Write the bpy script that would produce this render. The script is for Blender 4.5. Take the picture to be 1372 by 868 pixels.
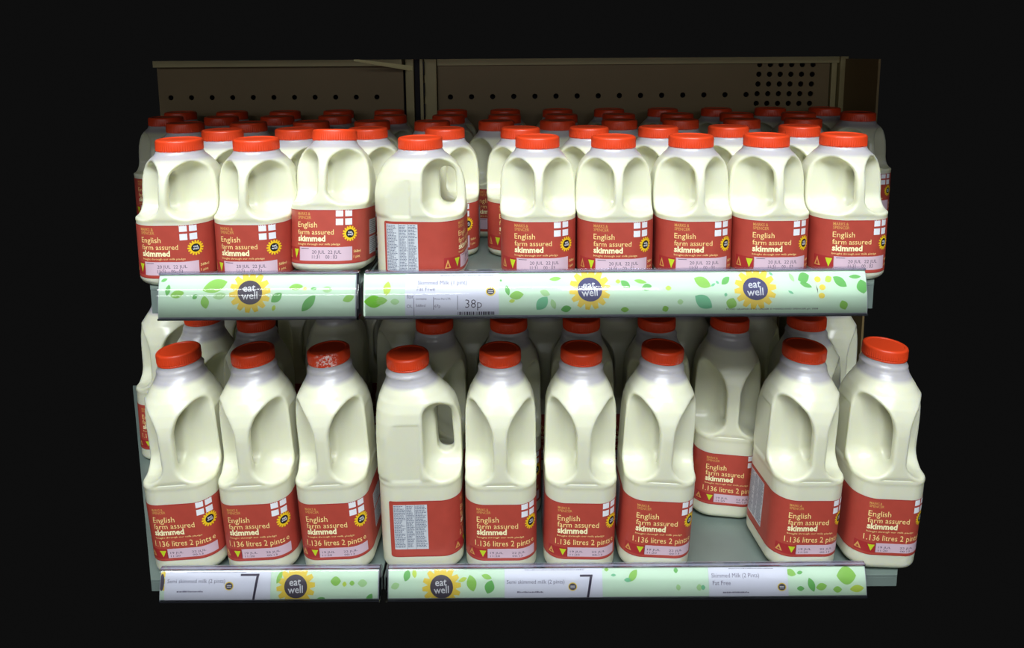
import bpy, bmesh, math, random
import numpy as np
from mathutils import Vector, Matrix
from mathutils.geometry import tessellate_polygon

S = 0.001                                   # everything is laid out in millimetres
scene = bpy.context.scene
for o in list(bpy.data.objects):
    bpy.data.objects.remove(o)
random.seed(7)

# ------------------------------------------------------------------ camera
FPX, VP_Y, PITCH, ROLL = 965.0, 209.0, math.radians(8.0), math.radians(0.4)
DIST, CAM_Z = 710.0, 527.0
cam_data = bpy.data.cameras.new('camera')
cam = bpy.data.objects.new('camera', cam_data)
scene.collection.objects.link(cam)
cam_data.sensor_width = 36.0
cam_data.lens = FPX / 1372.0 * 36.0
cam_data.shift_y = -(434.0 - VP_Y) / 1372.0
cam_data.clip_start = 0.01
cam.location = (0, -DIST * S, CAM_Z * S)
cam.matrix_world = (Matrix.Translation(cam.location)
                    @ Matrix.Rotation(math.radians(90) - PITCH, 4, 'X')
                    @ Matrix.Rotation(-ROLL, 4, 'Z'))
scene.camera = cam

# ------------------------------------------------------------------ world, lights, exposure
world = bpy.data.worlds.new('world')
scene.world = world
world.use_nodes = True
world.node_tree.nodes['Background'].inputs[0].default_value = (0.0040, 0.0040, 0.0040, 1)
world.node_tree.nodes['Background'].inputs[1].default_value = 1.0


def area(name, loc, target, sx, sy, power, col):
    l = bpy.data.lights.new(name, 'AREA')
    l.shape = 'RECTANGLE'
    l.size, l.size_y, l.energy, l.color = sx, sy, power, col
    o = bpy.data.objects.new(name, l)
    scene.collection.objects.link(o)
    o.location = loc
    d = Vector(target) - Vector(loc)
    o.rotation_euler = d.to_track_quat('-Z', 'Y').to_euler()
    return o


area('aisle_tube_near', (-0.15, -0.80, 1.45), (0, 0, 0.25), 1.7, 0.05, 21.5, (0.93, 0.99, 1.0))
area('aisle_light', (0.1, -1.8, 2.2), (0, 0, 0.25), 1.8, 0.6, 46, (0.90, 0.96, 1.0))
area('aisle_soft', (0.0, -2.2, 0.5), (0, 0, 0.25), 2.4, 1.0, 2.5, (0.94, 0.96, 1.0))
# rows of ceiling tubes further down the shop
area('shop_tube_a', (-1.8, -7.0, 2.35), (-1.8, 0, 0.3), 6.2, 0.06, 26, (0.97, 1.0, 1.0))
area('shop_tube_b', (-5.5, -14.0, 2.6), (-5.5, 0, 0.3), 9.0, 0.12, 45, (0.97, 1.0, 1.0))
area('shop_tube_c', (1.1, -7.4, 2.1), (1.1, 0, 0.3), 1.0, 0.30, 14, (0.97, 1.0, 1.0))

vs = scene.view_settings
vs.view_transform = 'Standard'
vs.look = 'None'
vs.exposure = 0.1
vs.gamma = 1.0
vs.use_curve_mapping = False

# ------------------------------------------------------------------ picture -> place (which spot of a level plane is seen)


def seen_at(px, py, z):
    """point of the level plane z (mm) that the camera sees at a pixel"""
    a, b = px - 686.0, py - VP_Y
    c, s = math.cos(ROLL), math.sin(ROLL)
    a, b = c * a - s * b, s * a + c * b
    dirv = Vector((a / FPX, 1.0, -b / FPX))
    dirv = Matrix.Rotation(-PITCH, 3, 'X') @ dirv
    t = (z - CAM_Z) / dirv.z
    return dirv.x * t, dirv.y * t - DIST


def x_at(px, py, y):
    """x (mm) of what is seen at a pixel on the upright plane y, and its z"""
    a, b = px - 686.0, py - VP_Y
    c, s = math.cos(ROLL), math.sin(ROLL)
    a, b = c * a - s * b, s * a + c * b
    dirv = Matrix.Rotation(-PITCH, 3, 'X') @ Vector((a / FPX, 1.0, -b / FPX))
    t = (y + DIST) / dirv.y
    return dirv.x * t, CAM_Z + dirv.z * t


# ------------------------------------------------------------------ materials
def lin(r, g, b):
    f = lambda v: (v / 255 / 12.92) if v / 255 <= 0.04045 else ((v / 255 + 0.055) / 1.055) ** 2.4
    return (f(r), f(g), f(b), 1)


def mat(name, col, rough=0.5, metal=0.0, spec=0.5, noise=0.0, nscale=60, coat=0.0):
    m = bpy.data.materials.new(name)
    m.use_nodes = True
    nt = m.node_tree
    p = nt.nodes['Principled BSDF']
    p.inputs['Base Color'].default_value = col
    p.inputs['Roughness'].default_value = rough
    p.inputs['Metallic'].default_value = metal
    p.inputs['Specular IOR Level'].default_value = spec
    p.inputs['Coat Weight'].default_value = coat
    p.inputs['Coat Roughness'].default_value = 0.15
    if noise:
        tc = nt.nodes.new('ShaderNodeTexCoord')
        n = nt.nodes.new('ShaderNodeTexNoise')
        n.inputs['Scale'].default_value = nscale
        n.inputs['Detail'].default_value = 4
        r = nt.nodes.new('ShaderNodeValToRGB')
        r.color_ramp.elements[0].position = 0.3
        r.color_ramp.elements[1].position = 0.7
        r.color_ramp.elements[0].color = tuple(c * (1 - noise) for c in col[:3]) + (1,)
        r.color_ramp.elements[1].color = tuple(min(1, c * (1 + noise)) for c in col[:3]) + (1,)
        nt.links.new(tc.outputs['Object'], n.inputs['Vector'])
        nt.links.new(n.outputs['Fac'], r.inputs['Fac'])
        nt.links.new(r.outputs['Color'], p.inputs['Base Color'])
    return m


def bottle_mat(name, fill_z):
    """translucent white plastic, milk up to fill_z (mm), an empty greyer headspace above it"""
    m = bpy.data.materials.new(name)
    m.use_nodes = True
    nt = m.node_tree
    p = nt.nodes['Principled BSDF']
    tc = nt.nodes.new('ShaderNodeTexCoord')
    sp = nt.nodes.new('ShaderNodeSeparateXYZ')
    mr = nt.nodes.new('ShaderNodeMapRange')
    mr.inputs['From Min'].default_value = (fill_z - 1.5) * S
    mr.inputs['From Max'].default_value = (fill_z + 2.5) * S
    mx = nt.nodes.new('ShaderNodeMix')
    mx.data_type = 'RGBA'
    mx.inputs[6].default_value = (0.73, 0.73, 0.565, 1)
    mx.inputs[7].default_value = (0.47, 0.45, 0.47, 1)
    nt.links.new(tc.outputs['Object'], sp.inputs[0])
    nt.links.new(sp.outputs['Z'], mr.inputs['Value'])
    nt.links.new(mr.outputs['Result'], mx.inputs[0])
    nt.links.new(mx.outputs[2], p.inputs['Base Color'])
    p.inputs['Roughness'].default_value = 0.30
    p.inputs['Subsurface Weight'].default_value = 0.35
    p.inputs['Subsurface Radius'].default_value = (1.0, 0.85, 0.30)
    p.inputs['Subsurface Scale'].default_value = 0.012
    p.inputs['Specular IOR Level'].default_value = 0.6
    return m


def cap_mat(name, scuffed=False):
    m = mat(name, lin(220, 66, 28), rough=0.38, spec=0.5)
    nt = m.node_tree
    p = nt.nodes['Principled BSDF']
    if scuffed:
        tc = nt.nodes.new('ShaderNodeTexCoord')
        n1 = nt.nodes.new('ShaderNodeTexNoise')
        n1.inputs['Scale'].default_value = 330
        n1.inputs['Detail'].default_value = 5
        n1.inputs['Roughness'].default_value = 0.7
        r1 = nt.nodes.new('ShaderNodeValToRGB')
        r1.color_ramp.elements[0].position = 0.50
        r1.color_ramp.elements[1].position = 0.56
        # the rub marks sit in one patch on the front rim
        n2 = nt.nodes.new('ShaderNodeVectorMath')
        n2.operation = 'DISTANCE'
        n2.inputs[1].default_value = (scuffed[0] * S, scuffed[1] * S, scuffed[2] * S)
        r2 = nt.nodes.new('ShaderNodeMapRange')
        r2.inputs['From Min'].default_value = 0.010 if scuffed[0] < 10 else 0.003
        r2.inputs['From Max'].default_value = 0.018 if scuffed[0] < 10 else 0.012
        r2.inputs['To Min'].default_value = 1.0
        r2.inputs['To Max'].default_value = 0.0
        mul = nt.nodes.new('ShaderNodeMath')
        mul.operation = 'MULTIPLY'
        mx = nt.nodes.new('ShaderNodeMix')
        mx.data_type = 'RGBA'
        mx.inputs[6].default_value = lin(220, 66, 28)
        mx.inputs[7].default_value = lin(240, 205, 200)
        nt.links.new(tc.outputs['Object'], n1.inputs['Vector'])
        nt.links.new(tc.outputs['Object'], n2.inputs[0])
        nt.links.new(n1.outputs['Fac'], r1.inputs['Fac'])
        nt.links.new(n2.outputs['Value'], r2.inputs['Value'])
        nt.links.new(r1.outputs['Color'], mul.inputs[0])
        nt.links.new(r2.outputs['Result'], mul.inputs[1])
        nt.links.new(mul.outputs[0], mx.inputs[0])
        nt.links.new(mx.outputs[2], p.inputs['Base Color'])
    return m


def clear_mat(name, tint=(1, 1, 1, 1), base=0.05):
    m = bpy.data.materials.new(name)
    m.use_nodes = True
    nt = m.node_tree
    nt.nodes.clear()
    out = nt.nodes.new('ShaderNodeOutputMaterial')
    tr = nt.nodes.new('ShaderNodeBsdfTransparent')
    tr.inputs[0].default_value = tint
    gl = nt.nodes.new('ShaderNodeBsdfGlossy')
    gl.inputs['Roughness'].default_value = 0.06
    fr = nt.nodes.new('ShaderNodeFresnel')
    fr.inputs['IOR'].default_value = 1.5
    ad = nt.nodes.new('ShaderNodeMath')
    ad.operation = 'ADD'
    ad.inputs[1].default_value = base
    mx = nt.nodes.new('ShaderNodeMixShader')
    nt.links.new(fr.outputs[0], ad.inputs[0])
    nt.links.new(ad.outputs[0], mx.inputs[0])
    nt.links.new(tr.outputs[0], mx.inputs[1])
    nt.links.new(gl.outputs[0], mx.inputs[2])
    nt.links.new(mx.outputs[0], out.inputs[0])
    return m


M = {
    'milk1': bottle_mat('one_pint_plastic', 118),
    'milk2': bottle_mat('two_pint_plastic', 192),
    'cap': cap_mat('red_cap_plastic'),
    'cap_scuff_a': cap_mat('scuffed_red_cap_plastic', (4, -19, 215)),
    'cap_scuff_b': cap_mat('chipped_red_cap_plastic', (20, -14, 210)),
    'red': mat('label_red', lin(179, 72, 59), 0.42, noise=0.05, nscale=90),
    'dkred': mat('label_dark_red', lin(168, 48, 48), 0.42),
    'cream': mat('ink_cream', lin(252, 226, 150), 0.5),
    'pale': mat('ink_pale_yellow', lin(255, 246, 196), 0.5),
    'gold': mat('ink_gold', lin(214, 160, 88), 0.5),
    'white': mat('ink_white', lin(238, 240, 246), 0.5),
    'lilac': mat('date_panel_lilac', lin(214, 186, 200), 0.5),
    'ink': mat('ink_dark', lin(66, 58, 78), 0.6),
    'black': mat('ink_black', lin(26, 24, 34), 0.5),
    'sunyel': mat('ink_sun_yellow', lin(246, 204, 34), 0.5),
    'lime': mat('ink_lime', lin(196, 214, 40), 0.5),
    'silver': mat('table_panel_grey', lin(206, 210, 216), 0.5),
    'tabink': mat('table_ink', lin(96, 106, 128), 0.6),
    'strip': mat('strip_paper', lin(224, 248, 226), 0.5),
    'ticket': mat('ticket_paper', lin(236, 238, 250), 0.5),
    'tick_ink': mat('ticket_ink', lin(120, 116, 140), 0.6),
    'leaf1': mat('leaf_fresh_green', lin(158, 212, 104), 0.5),
    'leaf2': mat('leaf_mid_green', lin(120, 194, 108), 0.5),
    'leaf3': mat('leaf_teal_green', lin(128, 204, 160), 0.5),
    'leaf4': mat('leaf_yellow_green', lin(206, 228, 96), 0.5),
    'leaf5': mat('leaf_bright_green', lin(128, 214, 20), 0.5),
    'leaf6': mat('leaf_pale_green', lin(186, 226, 166), 0.5),
    'sun2': mat('strip_sun_yellow', lin(250, 222, 90), 0.5),
    'disc': mat('strip_disc_grey', lin(88, 82, 96), 0.4),
    'disc2': mat('strip_disc_violet', lin(84, 84, 132), 0.4),
    'metal': mat('shelf_grey_enamel', lin(120, 134, 128), 0.38, metal=0.2, noise=0.08, nscale=14),
    'rail': mat('rail_grey_plastic', lin(176, 180, 192), 0.3),
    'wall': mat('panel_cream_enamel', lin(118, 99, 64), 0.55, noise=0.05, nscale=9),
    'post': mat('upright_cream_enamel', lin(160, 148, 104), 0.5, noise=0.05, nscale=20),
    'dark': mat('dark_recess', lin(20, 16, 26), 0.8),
    'clear': clear_mat('clear_plastic'),
    'lip': clear_mat('clear_lip_plastic', (0.86, 0.86, 0.93, 1), 0.16),
}

# ------------------------------------------------------------------ object helpers


def link(name, me, parent=None, mats=None, smooth=None):
    o = bpy.data.objects.new(name, me)
    scene.collection.objects.link(o)
    if mats:
        for m in mats:
            me.materials.append(m)
    if parent:
        o.parent = parent
    if smooth is not None:
        me.polygons.foreach_set('use_smooth', [True] * len(me.polygons))
        if smooth > 0:
            me.set_sharp_from_angle(angle=math.radians(smooth))
    return o


def mesh(name, verts, faces, scale=S):
    me = bpy.data.meshes.new(name)
    me.from_pydata([(x * scale, y * scale, z * scale) for x, y, z in verts], [], faces)
    me.update()
    return me


def thing(name, label, cat, loc, rz=0.0, group=None):
    o = bpy.data.objects.new(name, None)
    o.empty_display_size = 0.02
    scene.collection.objects.link(o)
    o.location = [c * S for c in loc]
    o.rotation_euler = (0, 0, rz)
    tag(o, label, cat, group)
    return o


def tag(o, label, cat, group=None, kind=None):
    if label:
        o['label'] = label
    if cat:
        o['category'] = cat
    if group:
        o['group'] = group
    if kind:
        o['kind'] = kind
    return o


class Solid:
    """collects boxes and swept profiles (mm) into one mesh"""

    def __init__(self):
        self.v, self.f, self.m = [], [], []

    def box(self, x0, x1, y0, y1, z0, z1, mi=0):
        b = len(self.v)
        self.v += [(x, y, z) for z in (z0, z1) for y in (y0, y1) for x in (x0, x1)]
        for q in ((0, 2, 3, 1), (4, 5, 7, 6), (0, 1, 5, 4), (2, 6, 7, 3), (0, 4, 6, 2), (1, 3, 7, 5)):
            self.f.append(tuple(b + i for i in q))
            self.m.append(mi)

    def sweep(self, prof, x0, x1, mi=0, closed=True, n=1):
        """profile of (y,z) points run along x"""
        b = len(self.v)
        k = len(prof)
        for i in range(n + 1):
            x = x0 + (x1 - x0) * i / n
            self.v += [(x, y, z) for y, z in prof]
        for i in range(n):
            for j in range(k if closed else k - 1):
                a, c = b + i * k + j, b + i * k + (j + 1) % k
                self.f.append((a, c, c + k, a + k))
                self.m.append(mi)
        if closed:
            self.f.append(tuple(b + j for j in range(k))[::-1])
            self.f.append(tuple(b + n * k + j for j in range(k)))
            self.m += [mi, mi]

    def tube(self, p0, p1, r, n=12, mi=0):
        p0, p1 = Vector(p0), Vector(p1)
        d = (p1 - p0).normalized()
        u = d.orthogonal().normalized()
        w = d.cross(u)
        b = len(self.v)
        for p in (p0, p1):
            for i in range(n):
                a = 2 * math.pi * i / n
                self.v.append(tuple(p + u * (r * math.cos(a)) + w * (r * math.sin(a))))
        for i in range(n):
            j = (i + 1) % n
            self.f.append((b + i, b + j, b + n + j, b + n + i))
            self.m.append(mi)
        self.f.append(tuple(b + i for i in range(n))[::-1])
        self.f.append(tuple(b + n + i for i in range(n)))
        self.m += [mi, mi]

    def build(self, name, mats, parent=None, bevel=0.0, smooth=None):
        me = mesh(name, self.v, self.f)
        bm = bmesh.new()
        bm.from_mesh(me)
        for f, mi in zip(bm.faces, self.m):
            f.material_index = mi
        bmesh.ops.recalc_face_normals(bm, faces=bm.faces)
        if bevel:
            bmesh.ops.bevel(bm, geom=[e for e in bm.edges if len(e.link_faces) == 2
                                      and e.calc_face_angle() > 0.6], offset=bevel * S, segments=2,
                            profile=0.7, affect='EDGES')
        bm.to_mesh(me)
        bm.free()
        return link(name, me, parent, mats if isinstance(mats, list) else [mats], smooth)


# ------------------------------------------------------------------ printed matter: flat artwork laid onto a curved surface
_txt = {}


def text_tris(s, bold=0.0):
    key = (s, bold)
    if key not in _txt:
        cu = bpy.data.curves.new('lettering', 'FONT')
        cu.body = s
        cu.resolution_u = 2
        cu.offset = bold
        ob = bpy.data.objects.new('lettering', cu)
        scene.collection.objects.link(ob)
        dg = bpy.context.evaluated_depsgraph_get()
        me = ob.evaluated_get(dg).to_mesh()
        me.calc_loop_triangles()
        pts = [(v.co.x, v.co.y) for v in me.vertices]
        tris = [tuple(pts[i] for i in t.vertices) for t in me.loop_triangles]
        ob.evaluated_get(dg).to_mesh_clear()
        bpy.data.objects.remove(ob)
        bpy.data.curves.remove(cu)
        _txt[key] = tris
    return _txt[key]


def clip_tri(tri, box):
    """cut a flat triangle to x0..x1, y0..y1"""
    x0, x1, y0, y1 = box
    pts = list(tri)
    for ax_, lim, sg in ((0, x0, 1), (0, x1, -1), (1, y0, 1), (1, y1, -1)):
        out = []
        for i in range(len(pts)):
            a, b = pts[i - 1], pts[i]
            ia, ib = sg * (a[ax_] - lim) >= 0, sg * (b[ax_] - lim) >= 0
            if ia != ib:
                t = (lim - a[ax_]) / (b[ax_] - a[ax_])
                out.append((a[0] + (b[0] - a[0]) * t, a[1] + (b[1] - a[1]) * t))
            if ib:
                out.append(b)
        pts = out
        if len(pts) < 3:
            return []
    return [(pts[0], pts[i], pts[i + 1]) for i in range(1, len(pts) - 1)]


class Print:
    def __init__(self):
        self.t = []
        self.mats = []

    def mi(self, m):
        if m not in self.mats:
            self.mats.append(m)
        return self.mats.index(m)

    def poly(self, pts, m, layer):
        mi = self.mi(m)
        vs_ = [Vector((p[0], p[1], 0)) for p in pts]
        for t in tessellate_polygon([vs_]):
            self.t.append((layer, mi, [tuple(pts[i]) for i in t]))

    def rect(self, x0, x1, y0, y1, m, layer):
        self.poly([(x0, y0), (x1, y0), (x1, y1), (x0, y1)], m, layer)

    def rrect(self, x0, x1, y0, y1, r, m, layer):
        pts = []
        for cx, cy, a0 in ((x1 - r, y0 + r, -90), (x1 - r, y1 - r, 0), (x0 + r, y1 - r, 90), (x0 + r, y0 + r, 180)):
            for k in range(5):
                a = math.radians(a0 + k * 22.5)
                pts.append((cx + r * math.cos(a), cy + r * math.sin(a)))
        self.poly(pts, m, layer)

    def text(self, s, x, y, w, m, layer, bold=0.0, h=None, rot=0.0):
        """lettering starting at x, baseline y, w wide (h = own height if squeezed)"""
        tr = text_tris(s, bold)
        xs = [p[0] for t in tr for p in t]
        ys = [p[1] for t in tr for p in t]
        k = w / (max(xs) - min(xs))
        ky = k if h is None else h / (max(ys) - min(ys))
        x0 = min(xs)
        mi = self.mi(m)
        c, sn = math.cos(rot), math.sin(rot)
        for t in tr:
            q = []
            for p in t:
                a, b = (p[0] - x0) * k, p[1] * ky
                q.append((x + a * c - b * sn, y + a * sn + b * c))
            self.t.append((layer, mi, q))

    def ellipse(self, cx, cy, rx, ry, m, layer, rot=0.0, n=28):
        pts = []
        for i in range(n):
            a = 2 * math.pi * i / n
            x, y = rx * math.cos(a), ry * math.sin(a)
            pts.append((cx + x * math.cos(rot) - y * math.sin(rot), cy + x * math.sin(rot) + y * math.cos(rot)))
        self.poly(pts, m, layer)

    def star(self, cx, cy, r0, r1, n, m, layer, ph=0.0, sy=1.0):
        pts = []
        for i in range(n):
            for da, r in ((-0.5, r0), (-0.22, r1), (0.22, r1)):
                a = ph + 2 * math.pi * (i + da) / n
                pts.append((cx + r * math.cos(a), cy + sy * r * math.sin(a)))
        self.poly(pts, m, layer)

    def leaf(self, cx, cy, ln, wd, deg, m, layer):
        a = math.radians(deg)
        pts = []
        n = 9
        up = [(-ln / 2 + ln * i / n, wd / 2 * math.sin(math.pi * i / n) ** 0.8) for i in range(n + 1)]
        lo = [(x, -y) for x, y in up[1:-1]][::-1]
        for x, y in up + lo:
            pts.append((cx + x * math.cos(a) - y * math.sin(a), cy + x * math.sin(a) + y * math.cos(a)))
        self.poly(pts, m, layer)

    def build(self, name, surf, maxlen, parent, step=0.07, clip=None):
        verts, faces, mids = [], [], []
        idx = {}

        def vid(p, layer):
            k = (round(p[0], 3), round(p[1], 3), layer)
            if k not in idx:
                idx[k] = len(verts)
                verts.append(surf(p[0], p[1], layer * step))
            return idx[k]

        for layer, mi, tri in self.t:
            stack = clip_tri(tri, clip) if clip else [tri]
            while stack:
                a, b, c = stack.pop()
                ls = [abs(a[0] - b[0]), abs(b[0] - c[0]), abs(c[0] - a[0])] if maxlen[1] is None else \
                     [math.dist(a, b), math.dist(b, c), math.dist(c, a)]
                if max(ls) > maxlen[0]:
                    k = ls.index(max(ls))
                    if k == 1:
                        a, b, c = b, c, a
                    elif k == 2:
                        a, b, c = c, a, b
                    mp = ((a[0] + b[0]) / 2, (a[1] + b[1]) / 2)
                    stack += [(a, mp, c), (mp, b, c)]
                else:
                    ar = (b[0] - a[0]) * (c[1] - a[1]) - (b[1] - a[1]) * (c[0] - a[0])
                    if abs(ar) < 1e-6:
                        continue
                    f = (a, b, c) if ar > 0 else (a, c, b)
                    ids = tuple(vid(p, layer) for p in f)
                    if len(set(ids)) == 3:
                        faces.append(ids)
                        mids.append(mi)
        me = mesh(name, verts, faces)
        me.polygons.foreach_set('material_index', mids)
        return link(name, me, parent, [M[m] for m in self.mats])


# ------------------------------------------------------------------ back wall, uprights (the chiller's inside), added overhead slab
WALL_Y = 410.0
WTOP = x_at(700, 86, WALL_Y)[1]


def panel(name, x0, x1, z0, z1, holes):
    """enamelled sheet 1.5 mm thick with round holes really cut through it"""
    rings = [[Vector((x0, z0, 0)), Vector((x1, z0, 0)), Vector((x1, z1, 0)), Vector((x0, z1, 0))]]
    for hx, hz, r in holes:
        rings.append([Vector((hx + r * math.cos(-a * math.pi / 7), hz + r * math.sin(-a * math.pi / 7), 0)) for a in range(14)])
    flat = [p for r in rings for p in r]
    tris = tessellate_polygon(rings)
    v = [(p.x, WALL_Y, p.y) for p in flat] + [(p.x, WALL_Y + 3, p.y) for p in flat]
    n = len(flat)
    f = [tuple(t) for t in tris] + [tuple(i + n for i in t)[::-1] for t in tris]
    b = 0
    for r in rings:
        k = len(r)
        for i in range(k):
            f.append((b + i, b + (i + 1) % k, b + n + (i + 1) % k, b + n + i))
        b += k
    me = mesh(name, v, f)
    bm = bmesh.new()
    bm.from_mesh(me)
    bmesh.ops.recalc_face_normals(bm, faces=bm.faces)
    bm.to_mesh(me)
    bm.free()
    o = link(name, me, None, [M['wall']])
    o['kind'] = 'structure'
    return o


xl = lambda px, py=130: x_at(px, py, WALL_Y)[0]
zl = lambda py, px=700: x_at(px, py, WALL_Y)[1]
WX0, WX1 = xl(213), xl(1132)
holes = []
for i in range(11):
    hx, hz = x_at(229 + i * 27.6, 131 - i * 0.1, WALL_Y)
    holes.append((hx, hz, 4.0))
panel('wall_back_left', WX0, xl(541), -45, WTOP, holes)
holes = []
for i in range(15):
    hx, hz = x_at(603.5 + i * 28.3, 130 - i * 0.24, WALL_Y)
    holes.append((hx, hz, 4.2))
for r in range(5):
    for c in range(6):
        hx, hz = x_at(1018 + c * 14.3 - (r * 1.2), 86.5 + r * 13.0, WALL_Y)
        if r == 3 and c == 0:
            hx += 0
        if all(math.hypot(hx - q[0], hz - q[1]) > 9 for q in holes):
            holes.append((hx, hz, 4.2))
panel('wall_back_right', xl(587), WX1 - 26, -45, WTOP, holes)
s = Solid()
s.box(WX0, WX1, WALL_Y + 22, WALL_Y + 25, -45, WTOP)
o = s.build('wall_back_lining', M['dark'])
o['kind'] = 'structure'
# folded rims above the panels
s = Solid()
ztop = x_at(700, 78.5, WALL_Y - 12)[1]
s.sweep([(WALL_Y, WTOP), (WALL_Y - 12, WTOP - 1), (WALL_Y - 12, ztop), (WALL_Y + 25, ztop), (WALL_Y + 25, WTOP)], WX0, xl(541))
o = s.build('trim_1', M['post'])
o['kind'] = 'structure'
s = Solid()
s.sweep([(WALL_Y, WTOP), (WALL_Y - 5, WTOP - 1), (WALL_Y - 5, ztop), (WALL_Y + 25, ztop), (WALL_Y + 25, WTOP)], xl(587), WX1)
o = s.build('trim_2', M['post'])
o['kind'] = 'structure'

# slotted upright between the two bays
ux0, ux1 = xl(544), xl(586)
up = thing('shelf_upright', 'cream slotted metal upright between the two back panels', 'shelf upright',
           ((ux0 + ux1) / 2, WALL_Y - 8, -45))
w = (ux1 - ux0) / 2
H = ztop + 45
s = Solid()
s.box(-w, -w + 3, 9, 16, 0, H)
s.box(-w + 3, -w + 14, -2, 16, 0, H)
s.box(-w + 24, w - 20, -6, 16, 0, H)
s.box(w - 18, w, -1, 16, 0, H)
s.box(-w + 14, w, 12, 16, 0, H)
s.build('channel', M['post'], up, bevel=0.6)
s = Solid()
s.box(-w + 15, -w + 23, 3, 11, 0, H)
s.build('slot_recess', M['dark'], up)
for k in range(9):
    s = Solid()
    z1 = H - 4 - k * 32
    s.box(w - 19.6, w - 17.8, -6.6, 10, z1 - 20, z1)
    s.build('slot', M['dark'], up)
s = Solid()
x0, x1 = WX1 - 24, WX1 - 3
s.box(x0, x0 + 8, WALL_Y - 3, WALL_Y + 12, -45, ztop)
s.box(x0 + 10, x1, WALL_Y - 10, WALL_Y + 12, -45, ztop)
s.box(x0 + 8, x0 + 10, WALL_Y + 4, WALL_Y + 12, -45, ztop)
o = s.build('shelf_upright', M['post'], None, bevel=0.6)
tag(o, 'dark shadowed metal upright at the far right end of the back panel', 'shelf upright')

# bracket arm standing in for the lit underside overhead, highlight put into its pale colour
ax, az = x_at(548, 92, WALL_Y - 14)
bx_, bz = x_at(474, 81, WALL_Y - 70)
s = Solid()
s.v = [(bx_, WALL_Y - 70, bz - 1), (ax, WALL_Y - 13, az - 3), (ax, WALL_Y - 13, az + 4), (bx_, WALL_Y - 70, bz + 1.5),
       (bx_ + 6, WALL_Y - 66, bz - 1), (ax + 6, WALL_Y - 9, az - 3), (ax + 6, WALL_Y - 9, az + 4), (bx_ + 6, WALL_Y - 66, bz + 1.5)]
s.f = [(0, 1, 2, 3), (7, 6, 5, 4), (0, 4, 5, 1), (1, 5, 6, 2), (2, 6, 7, 3), (3, 7, 4, 0)]
s.m = [0] * 6
o = s.build('shelf_bracket', mat('bracket_highlight_colour', lin(232, 224, 170), 0.4))
tag(o, 'slanting bracket arm, highlight painted in its colour, at the top, left of the upright', 'bracket')

# unseen slab added over the shelves: keeps aisle light off the back rows
s = Solid()
s.box(-620, 620, -100, 440, 640, 652)
o = s.build('ceiling_light_blocker', M['metal'])
o['kind'] = 'structure'
# dark inner side wall at the right
s = Solid()
sx = x_at(1161, 100, 330)[0]
s.box(sx + 1, sx + 4, 300, WALL_Y + 25, -45, x_at(1161, 79, 330)[1])
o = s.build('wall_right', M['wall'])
o['kind'] = 'structure'

# ------------------------------------------------------------------ shelves with their price rails
UP_Z, LO_Z = 309.4, 0.0


def rail_y(t):
    """how far the curved rail face stands out at height t (0 bottom, 1 top), mm"""
    return -(1.0 + 9.5 * (1 - t) + 2.4 * (1 - (2 * t - 1.0) ** 2))


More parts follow.
